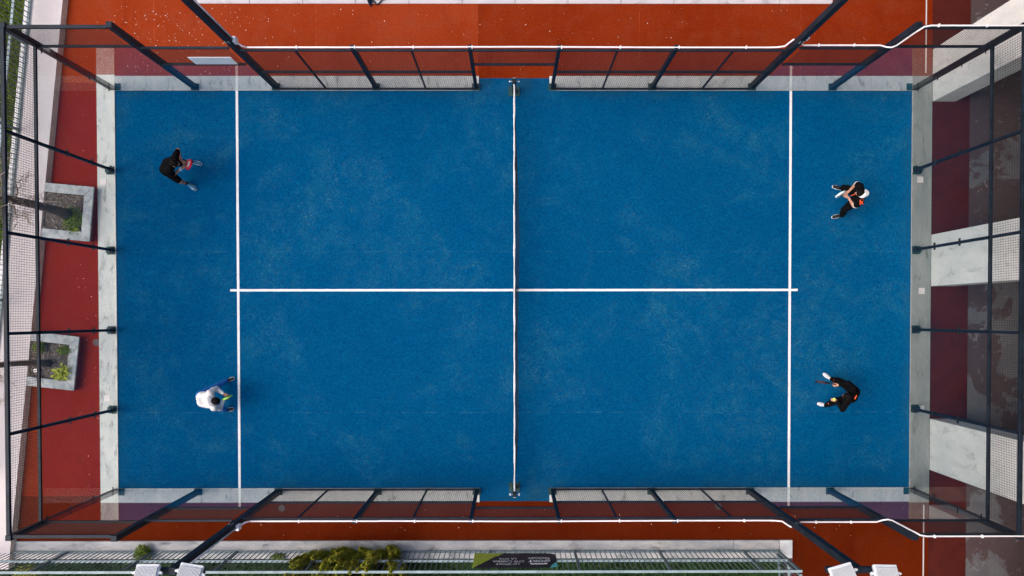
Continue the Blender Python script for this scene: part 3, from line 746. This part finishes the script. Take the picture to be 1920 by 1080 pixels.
# ------------------------------------------------------------------ people
for n_, c_, r_ in (('skin', (.42, .22, .15), .55), ('hairk', (.005, .004, .004), .7), ('black', (.0035, .0035, .0045), .95), ('hoodie', (.68, .67, .68), .9),
                   ('jeans', (.020, .14, .43), .9), ('shoeb', (.012, .013, .018), .6), ('sole', (.78, .80, .80), .6), ('shoew', (.58, .62, .66), .6), ('shoec', (.035, .16, .27), .6),
                   ('orange', (.75, .10, .03), .7), ('rred', (.42, .012, .03), .4), ('rgreen', (.25, .62, .10), .4), ('rwhite', (.66, .80, .82), .4), ('rmag', (.20, .015, .07), .4),
                   ('rblk', (.012, .012, .015), .5), ('rpat', (.50, .52, .55), .5), ('ballm', (.62, .75, .06), .8), ('eyew', (.6, .6, .6), .3), ('capw', (.80, .80, .82), .8), ('greyline', (.30, .30, .34), .8), ('navyb', (.008, .014, .035), .8)):
    MT[n_] = plain(n_, c_, r_, 0, .12, 25, .08 if n_ in ('black', 'hairk', 'jeans', 'navyb') else .3)
def remesh(mb, name, mat, parent, vox, smooth=6, wrinkle=0.0):
    o = mb.build(name, mat, parent)
    m = o.modifiers.new('remesh', 'REMESH'); m.mode = 'VOXEL'; m.voxel_size = vox; m.use_smooth_shade = True
    sm = o.modifiers.new('smooth', 'SMOOTH'); sm.factor = .5; sm.iterations = smooth
    if wrinkle:
        tx = bpy.data.textures.get('folds') or bpy.data.textures.new('folds', 'CLOUDS'); tx.noise_scale = .11; tx.noise_depth = 2
        d = o.modifiers.new('folds', 'DISPLACE'); d.texture = tx; d.strength = wrinkle; d.mid_level = .5; d.texture_coords = 'LOCAL'
    bpy.context.view_layer.update()
    me = bpy.data.meshes.new_from_object(o.evaluated_get(bpy.context.evaluated_depsgraph_get()))
    old = o.data; o.modifiers.clear(); o.data = me; bpy.data.meshes.remove(old); me.name = name
    return o
def ik(a, b, l1, l2, pole):
    a, b, pole = V(a), V(b), V(pole); d = b - a; L = min(d.length, (l1 + l2) * .999); d.normalize()
    x = (l1 * l1 - l2 * l2 + L * L) / (2 * L); h = math.sqrt(max(0, l1 * l1 - x * x))
    p = (pole - d * pole.dot(d)).normalized(); return a + d * x + p * h
def person(label, feet, pelvis, neck, look, hands, top, legs, shoe, sole, cuff, legend, hairm='hairk', hood=False, arms='long', epole=(0, 0, -1)):
    """feet: two (heel, toe) pairs; look: direction of the face; hands: two (wrist, finger direction)"""
    pel, nk, look = V(pelvis), V(neck), V(look).normalized()
    t = thing('person', (pel.x, pel.y, 0), label, 'person', 'padel players')
    O = V((pel.x, pel.y, 0)); L = lambda p: V(p) - O
    pel, nk = L(pel), L(nk)
    up = (nk - pel).normalized()
    fwd = sum(((V(b) - V(a)) for a, b in feet), V((0, 0, 0))); fwd.z = 0; fwd.normalize()
    side = V((-fwd.y, fwd.x, 0))                        # to the person's left
    front = (side.cross(up)).normalized(); front = front if front.dot(fwd) > -.2 else -front
    front = side.cross(up).normalized()
    if front.dot(fwd + V((0, 0, -.6))) < 0: front = -front
    # order feet and hands as left, right
    feet = sorted(feet, key=lambda f: -(V(f[0]) - V(pelvis)).dot(side)); 
    hip = [pel + side * s * .095 - up * .02 for s in (1, -1)]
    ank = []; knee = []
    for i, (h, to) in enumerate(feet):
        fd = (V(to) - V(h)).normalized(); ank.append(L(V(h) + fd * .05) + V((0, 0, .075)))
        knee.append(ik(hip[i], ank[i], .43, .42, fwd + side * (.35 if i == 0 else -.35) + V((0, 0, .2))))
    ch = nk - up * .09
    sh = [ch + side * s * .185 for s in (1, -1)]
    wr = [L(h[0]) for h in hands]; hd = [V(h[1]).normalized() for h in hands]
    el = [ik(sh[i], wr[i], .29, .255, V(epole) + side * (.7 if i == 0 else -.7) - fwd * .3) for i in (0, 1)]
    hc = nk + up * .045 + look * .05 + V((0, 0, .085)); 
    upv = (V((0, 0, 1)) - look * look.z); upv = upv.normalized() if upv.length > .2 else up
    hs = upv.cross(look).normalized()
    HR = M((hs, look, upv)).transposed()
    # the body, one continuous surface
    b = MB()
    b.ell(hc, (.076, .092, .112), HR); b.ell(hc + look * .035 - upv * .055, (.056, .060, .062), HR)
    b.cap(hc + look * .088 + upv * .012, .010, hc + look * .108 - upv * .022, .016, 8)
    for s in (1, -1):
        b.ell(hc + hs * s * .078 - upv * .01, (.014, .024, .034), HR)
        b.cap(hc + hs * s * .03 + look * .082 + upv * .028, .012, hc + hs * s * .045 + look * .07 + upv * .026, .012, 8)
    b.cap(hc - upv * .05 - look * .02, .052, nk - up * .04, .062)
    for s in (0, 1):
        b.cap(hip[s] * .6 + pel * .4, .115, ch - up * .16 + (sh[s] - ch) * .42, .100); b.cap(ch - up * .16 + (sh[s] - ch) * .42, .100, ch + (sh[s] - ch) * .55 - up * .02, .085)
        b.cap(ch + (sh[s] - ch) * .3, .07, sh[s], .062); b.cap(sh[s], .058, el[s], .043); b.cap(el[s], .042, wr[s], .028)
        b.cap(hip[s], .098, knee[s], .060); b.cap(knee[s], .060, knee[s].lerp(ank[s], .35) - fwd * .02, .056); b.cap(knee[s].lerp(ank[s], .35) - fwd * .02, .056, ank[s], .036)
        h, to = feet[s]; fd = (V(to) - V(h)).normalized(); b.cap(L(V(h)) + fd * .05 + V((0, 0, .02)), .034, L(V(to)) - fd * .05 + V((0, 0, .012)), .030)
        b.cap(ank[s], .036, L(V(h)) + fd * .06 + V((0, 0, .03)), .036)
        # hand: palm, four curled fingers of unequal length, thumb from the side of the palm
        d = hd[s]; lat = d.cross(V((0, 0, 1))); lat = lat.normalized() if lat.length > .1 else side; nn = lat.cross(d)
        pal = wr[s] + d * .075
        for q in (-1, -.33, .33, 1): b.cap(wr[s] + d * .01 + lat * q * .016, .016, pal + lat * q * .028, .013, 8)
        for q, ln in ((-1, .062), (-.33, .075), (.33, .080), (1, .070)):
            p0 = pal + lat * q * .029; p1 = p0 + d * ln * .45 - nn * .010; p2 = p1 + d * ln * .22 - nn * ln * .36; p3 = p2 - d * ln * .20 - nn * ln * .22
            b.cap(p0, .0095, p1, .009, 8); b.cap(p1, .009, p2, .0085, 8); b.cap(p2, .0085, p3, .0078, 8)
        tq = -1 if (lat.dot(side) > 0) == (s == 0) else 1
        p0 = wr[s] + d * .03 + lat * tq * .022; p1 = p0 + d * .035 + lat * tq * .024 - nn * .008; p2 = p1 + d * .026 - nn * .014
        b.cap(p0, .013, p1, .0105, 8); b.cap(p1, .0105, p2, .009, 8)
    remesh(b, 'body', 'skin', t, .0065, 4)
    for s in (1, -1):
        MB().ell(hc + hs * s * .031 + look * .086 + upv * .012, (.012, .006, .007), HR, 8, 6).build('eye', 'eyew', t, True)
    # hair over the crown and the back of the head
    hb = MB(); hb.ell(hc + upv * .018 - look * .014, (.086, .098, .108), HR); hb.ell(hc - look * .03 - upv * .03, (.078, .075, .085), HR)
    hb.ell(hc + upv * .055 + look * .03, (.07, .06, .055), HR)
    hr = remesh(hb, 'hair', hairm, t, .011, 2, .03)
    # clothes
    c = MB()
    for s in (0, 1):
        c.cap(hip[s] * .6 + pel * .4 + up * .02, .142, ch - up * .16 + (sh[s] - ch) * .42, .126); c.cap(ch - up * .16 + (sh[s] - ch) * .42, .126, ch + (sh[s] - ch) * .55 - up * .02, .105)
        c.cap(ch + (sh[s] - ch) * .3, .092, sh[s], .085)
        c.cap(sh[s], .085, el[s] if arms == 'long' else sh[s].lerp(el[s], .72), .064 if arms == 'long' else .068)
        if arms == 'long': c.cap(el[s], .062, wr[s].lerp(el[s], .08), .042)
    if hood: c.ell(nk - front * .07 - up * .02, (.13, .12, .07), M((side, front, up)).transposed())
    ct = remesh(c, 'top', top, t, .013, 5, .03)
    c = MB()
    for s in (0, 1):
        c.cap(pel + (hip[s] - pel) * .6, .135, hip[s], .122); kk = knee[s] if legend == 'long' else hip[s].lerp(knee[s], .86)
        c.cap(hip[s], .120, kk, .085 if legend == 'long' else .088)
        if legend == 'long': c.cap(knee[s], .084, ank[s] + V((0, 0, .03)), .060)
    remesh(c, 'trousers' if legend == 'long' else 'shorts', legs, t, .013, 5, .03)
    for s in (0, 1):
        h, to = feet[s]; fd = (V(to) - V(h)).normalized(); lt = V((-fd.y, fd.x, 0)); h2, t2 = L(V(h)), L(V(to)); h2.z = t2.z = 0
        u = MB(); u.cap(h2 + fd * .045 + V((0, 0, .05)), .040, h2.lerp(t2, .5) + V((0, 0, .050)), .043); u.cap(h2.lerp(t2, .5) + V((0, 0, .048)), .043, t2 - fd * .036 + V((0, 0, .042)), .040)
        u.cap(h2 + fd * .05 + V((0, 0, .06)), .042, ank[s] + V((0, 0, .01)), .046)
        u = remesh(u, 'shoe', shoe, t, .008, 3)
        pts = []
        for k in range(20):
            a = 2 * math.pi * (k + .5) / 20; e = math.copysign(abs(math.cos(a)) ** .7, math.cos(a)); wd = .050 if e > -.2 else .043
            p = h2.lerp(t2, .5) + fd * e * ((t2 - h2).length / 2 + .008) + lt * math.copysign(abs(math.sin(a)) ** .7, math.sin(a)) * wd; pts.append((p.x, p.y))
        MB().prism(pts, .016, .042).build('sole', sole, u, bevel=.006)
        if cuff: MB().cap(ank[s] + V((0, 0, .02)), .043, ank[s].lerp(knee[s], .22), .046, 12).build('sock', cuff, t, True)
    return t, dict(hc=hc, HR=HR, look=look, upv=upv, hs=hs, sh=sh, el=el, wr=wr, ch=ch, up=up, side=side, front=front, pel=pel, knee=knee, hip=hip, ank=ank, O=O)
def racket(c, d, wv, face, frame, label, pat=None):
    """c: middle of the head; d: from the grip to the tip; wv: across the head"""
    d = V(d).normalized(); wv = V(wv); wv = (wv - d * wv.dot(d)).normalized(); n = wv.cross(d)
    t = thing('padel_racket', c, label, 'racket', 'padel rackets')
    B = M((wv, d, n)).transposed().to_4x4()
    def outl(k): return [(k * .128 * math.cos(a) * (1 - .12 * math.sin(a)), k * .15 * math.sin(a)) for a in [2 * math.pi * i / 28 for i in range(28)]]
    def fin(o): o.data.transform(B); return o
    o = outl(1.0); i = outl(.86)
    fr = MB()
    for k in range(28):
        q = (k + 1) % 28; fr.prism([o[k], o[q], i[q], i[k]], -.019, .019)
    fin(fr.build('frame', frame, t))
    fc = fin(MB().prism(outl(.858), -.016, .016).build('hitting_face', face, t))
    hl = MB()
    for a in range(-3, 4):
        for b2 in range(-3, 4):
            if a * a + b2 * b2 < 10:
                for z in (-.0175, .0162): hl.prism([(a * .026 + .0055 * math.cos(k * 1.047), b2 * .029 + .0055 * math.sin(k * 1.047)) for k in range(6)], z, z + .0012)
    tag(fin(hl.build('hole_pattern', 'rblk', fc)), kind='stuff')
    if pat:
        for k in range(4):
            for z in (-.0195, .0165): fin(MB().box(-.07, .07, -.075 + k * .045, -.055 + k * .045, z, z + .003).build('stripe', pat, fc))
    for q in (-1, 1): fin(MB().tube([(q * .075, -.118, 0), (q * .035, -.17, 0), (q * .014, -.20, 0)], .014, 8).build('throat', frame, t, True))
    fin(MB().tube([(0, -.195, 0), (0, -.32, 0)], .017, 10).build('grip', 'rblk', t, True)); fin(MB().tube([(0, -.318, 0), (0, -.33, 0)], .021, 10).build('butt_cap', 'rblk', t))
    return t
def patch(par, name, mat, pts, wd=.02):               # printed mark or wristband as a thin strip lying on the cloth
    return MB().tube(pts, wd, 6).build(name, mat, par)

# upper left: black T-shirt and shorts, red racket
t, J = person('player in black shirt and shorts crouching with a red racket',
    [((-8.11, 3.23, 0), (-7.83, 3.16, 0)), ((-8.23, 2.70, 0), (-7.97, 2.52, 0))], (-8.36, 2.95, .80), (-8.02, 2.93, 1.20), (1, -.12, -.42),
    [((-7.98, 3.08, .86), (.8, -.5, -.1)), ((-7.98, 2.90, .84), (.8, .5, .0))], 'black', 'black', 'shoec', 'sole', 'rblk', 'short', arms='short', epole=(0, 0, -2.2))
racket((-7.735, 2.955, 1.00), (.62, -.12, .70), (.25, .95, -.1), 'rred', 'rred', 'red padel racket with pale stripes held by the player in shorts', 'rpat')
d = (J['wr'][1] - J['el'][1]).normalized()
MB().tube([J['wr'][1] - d * .075, J['wr'][1] - d * .005], .037, 12).build('wristband', 'sole', t, True)
# lower left: white hoodie, blue trousers, green racket
t, J = person('player in white hoodie and blue trousers bending over behind the service line',
    [((-7.28, -2.29, 0), (-7.06, -2.21, 0)), ((-7.30, -3.02, 0), (-7.08, -2.99, 0))], (-7.55, -2.66, .80), (-7.16, -2.66, 1.07), (.85, .05, -.75),
    [((-7.02, -2.53, .84), (.8, -.3, -.1)), ((-7.03, -2.66, .80), (.8, .25, .0))], 'hoodie', 'jeans', 'shoeb', 'sole', None, 'long', hood=True)
racket((-6.865, -2.60, 1.00), (.28, .05, .9), (.9, .38, 0), 'rgreen', 'rgreen', 'bright green padel racket held by the player in the white hoodie')
ring = []
bk = J['pel'].lerp(J['ch'], .42) - J['front'] * .152
for k in range(17):
    a = 2 * math.pi * k / 16; ring.append(bk + J['side'] * math.cos(a) * .075 + J['up'] * math.sin(a) * .06 + J['front'] * .006 * math.cos(a) ** 2)
MB().tube(ring, .004, 4).build('printed_ring', 'greyline', t)
MB().tube([bk + J['side'] * .02 - J['up'] * .03, bk - J['side'] * .015, bk + J['side'] * .02 + J['up'] * .03], .004, 4).build('printed_mark', 'greyline', t)
# upper right: black kit with orange marks, white cap peak turned back
t, J = person('player in black tracksuit with orange marks and a white cap, standing astride',
    [((8.27, 2.53, 0), (8.00, 2.60, 0)), ((8.27, 1.88, 0), (7.99, 1.82, 0))], (8.24, 2.22, .86), (8.10, 2.19, 1.36), (-.95, .12, -.25),
    [((7.98, 2.17, .98), (-.75, .5, -.2)), ((7.98, 2.31, 1.00), (-.8, -.4, -.1))], 'black', 'black', 'shoeb', 'sole', None, 'long', arms='short')
racket((7.755, 2.235, 1.06), (-.35, 0, .85), (.85, .48, 0), 'rwhite', 'rwhite', 'pale blue white padel racket held by the player with the cap')
H = J
cb = MB(); cb.ell(H['hc'] + H['upv'] * .020 - H['look'] * .045 + H['hs'] * (.022 if H['hs'].y < 0 else -.022), (.098, .098, .094), H['HR']); cb = remesh(cb, 'cap', 'capw', t, .009, 2)
pk = MB(); q0 = H['hc'] - H['look'] * .10 + H['upv'] * .045
for k in range(12):
    a0, a1 = [math.pi * (k + e) / 12 for e in (0, 1)]
    f = lambda a, r, z: q0 + H['hs'] * math.cos(a) * .088 * r - H['look'] * (math.sin(a) * .105 * r - .02) + H['upv'] * (z - .03 * math.sin(a) * r)
    pk.poly([f(a0, .3, .006), f(a0, 1, .0), f(a1, 1, .0), f(a1, .3, .006)])
pk.build('peak', 'capw', cb, True).modifiers.new('solid', 'SOLIDIFY').thickness = .006
hb = MB(); hb.ell(H['hc'] + H['upv'] * .066 + H['look'] * .006, (.090, .092, .080), H['HR']); remesh(hb, 'hair_crown', 'hairk', t, .009, 2, .02)
c0 = H['ch'] + H['front'] * .125
MB().tube([c0 + H['up'] * .07, c0 - H['up'] * .06 + H['front'] * .015, c0 - H['up'] * .24 + H['front'] * .035], .013, 6).build('orange_zip', 'orange', t)
e0 = H['sh'][0]; ov = (H['el'][0] - e0)
if H['side'].y > 0: e0, ov = H['sh'][1], H['el'][1] - H['sh'][1]
n0 = (V((0, 0, 1)) + H['side'] * (0)).normalized()
for k, (a, b2) in enumerate((((-.03, -.04), (.02, .03)), ((.02, -.04), (-.03, .03)), ((-.045, .05), (.03, .055)), ((-.045, -.055), (-.045, .05)))):
    f = lambda u, v: e0 + V((u * 1.1 + .015, v * 1.1 - .015, .094 - abs(v + .01) * .25))
    MB().tube([f(*a), f(*b2)], .009, 5).build('orange_letter_stroke', 'orange', t)
for s in (0, 1):
    k = J['knee'][s].lerp(J['hip'][s], .2); MB().cap(k + V((-.055, 0, .05)), .018, k + V((-.02, .01, .075)), .018, 8).build('orange_mark', 'orange', t, True)
    MB().tube([J['sh'][s].lerp(J['el'][s], .70), J['sh'][s].lerp(J['el'][s], .74)], .071, 12).build('white_cuff', 'sole', t, True)
# lower right: black kit, white shoes, ball in hand
t, J = person('player in black tracksuit and white shoes about to serve',
    [((8.03, -2.28, 0), (7.80, -2.11, 0)), ((7.90, -2.92, 0), (7.66, -2.87, 0))], (8.20, -2.57, .80), (7.93, -2.55, 1.17), (-.85, .0, -.6),
    [((7.80, -2.71, .82), (-.9, .2, .1)), ((7.83, -2.33, .84), (-.95, .15, -.1))], 'black', 'black', 'shoew', 'sole', None, 'long')
racket((7.44, -2.262, .80), (-1, .16, -.12), (0, .12, 1), 'rmag', 'rblk', 'black and dark magenta padel racket held by the serving player')
bo = thing('ball', (7.705, -2.668, .905), 'yellow green ball in the hand of the serving player', 'ball')
MB().ell((0, 0, 0), (.034, .034, .034)).build('felt', 'ballm', bo, True)
MB().tube([(.035 * math.cos(a) * math.sqrt(1 - (.5 * math.sin(2 * a)) ** 2 * .9), .035 * math.sin(a) * math.sqrt(1 - (.5 * math.sin(2 * a)) ** 2 * .9), .0166 * math.sin(2 * a)) for a in [2 * math.pi * i / 24 for i in range(25)]], .0016, 4).build('seam', 'sole', bo)
for s, u in ((0, .35), (1, .3)):
    p = J['sh'][s].lerp(J['el'][s], u) + V((0, 0, .08)); MB().cap(p, .018, p + V((.05, .02, -.005)), .016, 8).build('orange_mark', 'orange', t, True)
    k = J['knee'][s].lerp(J['ank'][s], .5) + V((-.06, 0, .05)); MB().cap(k, .018, k + V((.03, .02, .02)), .018, 8).build('orange_mark', 'orange', t, True)
p = J['pel'].lerp(J['ch'], .8) - J['front'] * .13; MB().cap(p - J['side'] * .05, .016, p + J['side'] * .03, .016, 8).build('orange_mark', 'orange', t, True)

# ------------------------------------------------------------------ bag on the walkway
bg_ = thing('sports_bag', (-3.45, 7.45, .012), 'dark navy bag with a hanging strap on the paved walkway edge', 'bag')
b = MB(); b.ell((-.10, .05, .13), (.22, .22, .13)); b.ell((.10, .08, .12), (.2, .18, .12)); b.cap((-.18, -.08, .16), .08, (-.15, -.28, .04), .05); b.cap((-.15, -.28, .05), .05, (-.13, -.38, .03), .012)
remesh(b, 'bag_body', 'navyb', bg_, .015, 4, .04)
MB().tube([(-.08, -.22, .05), (.0, -.30, .015), (.03, -.32, .014), (.12, -.24, .02), (.22, -.14, .10), (.26, .02, .2)], .016, 6).build('strap', 'rblk', bg_, True)
b = MB(); b.cap((.02, -.16, .05), .05, (.14, -.12, .07), .06); b.cap((.22, -.10, .03), .035, (.32, -.14, .02), .03); remesh(b, 'towel', 'capw', bg_, .012, 3, .03)
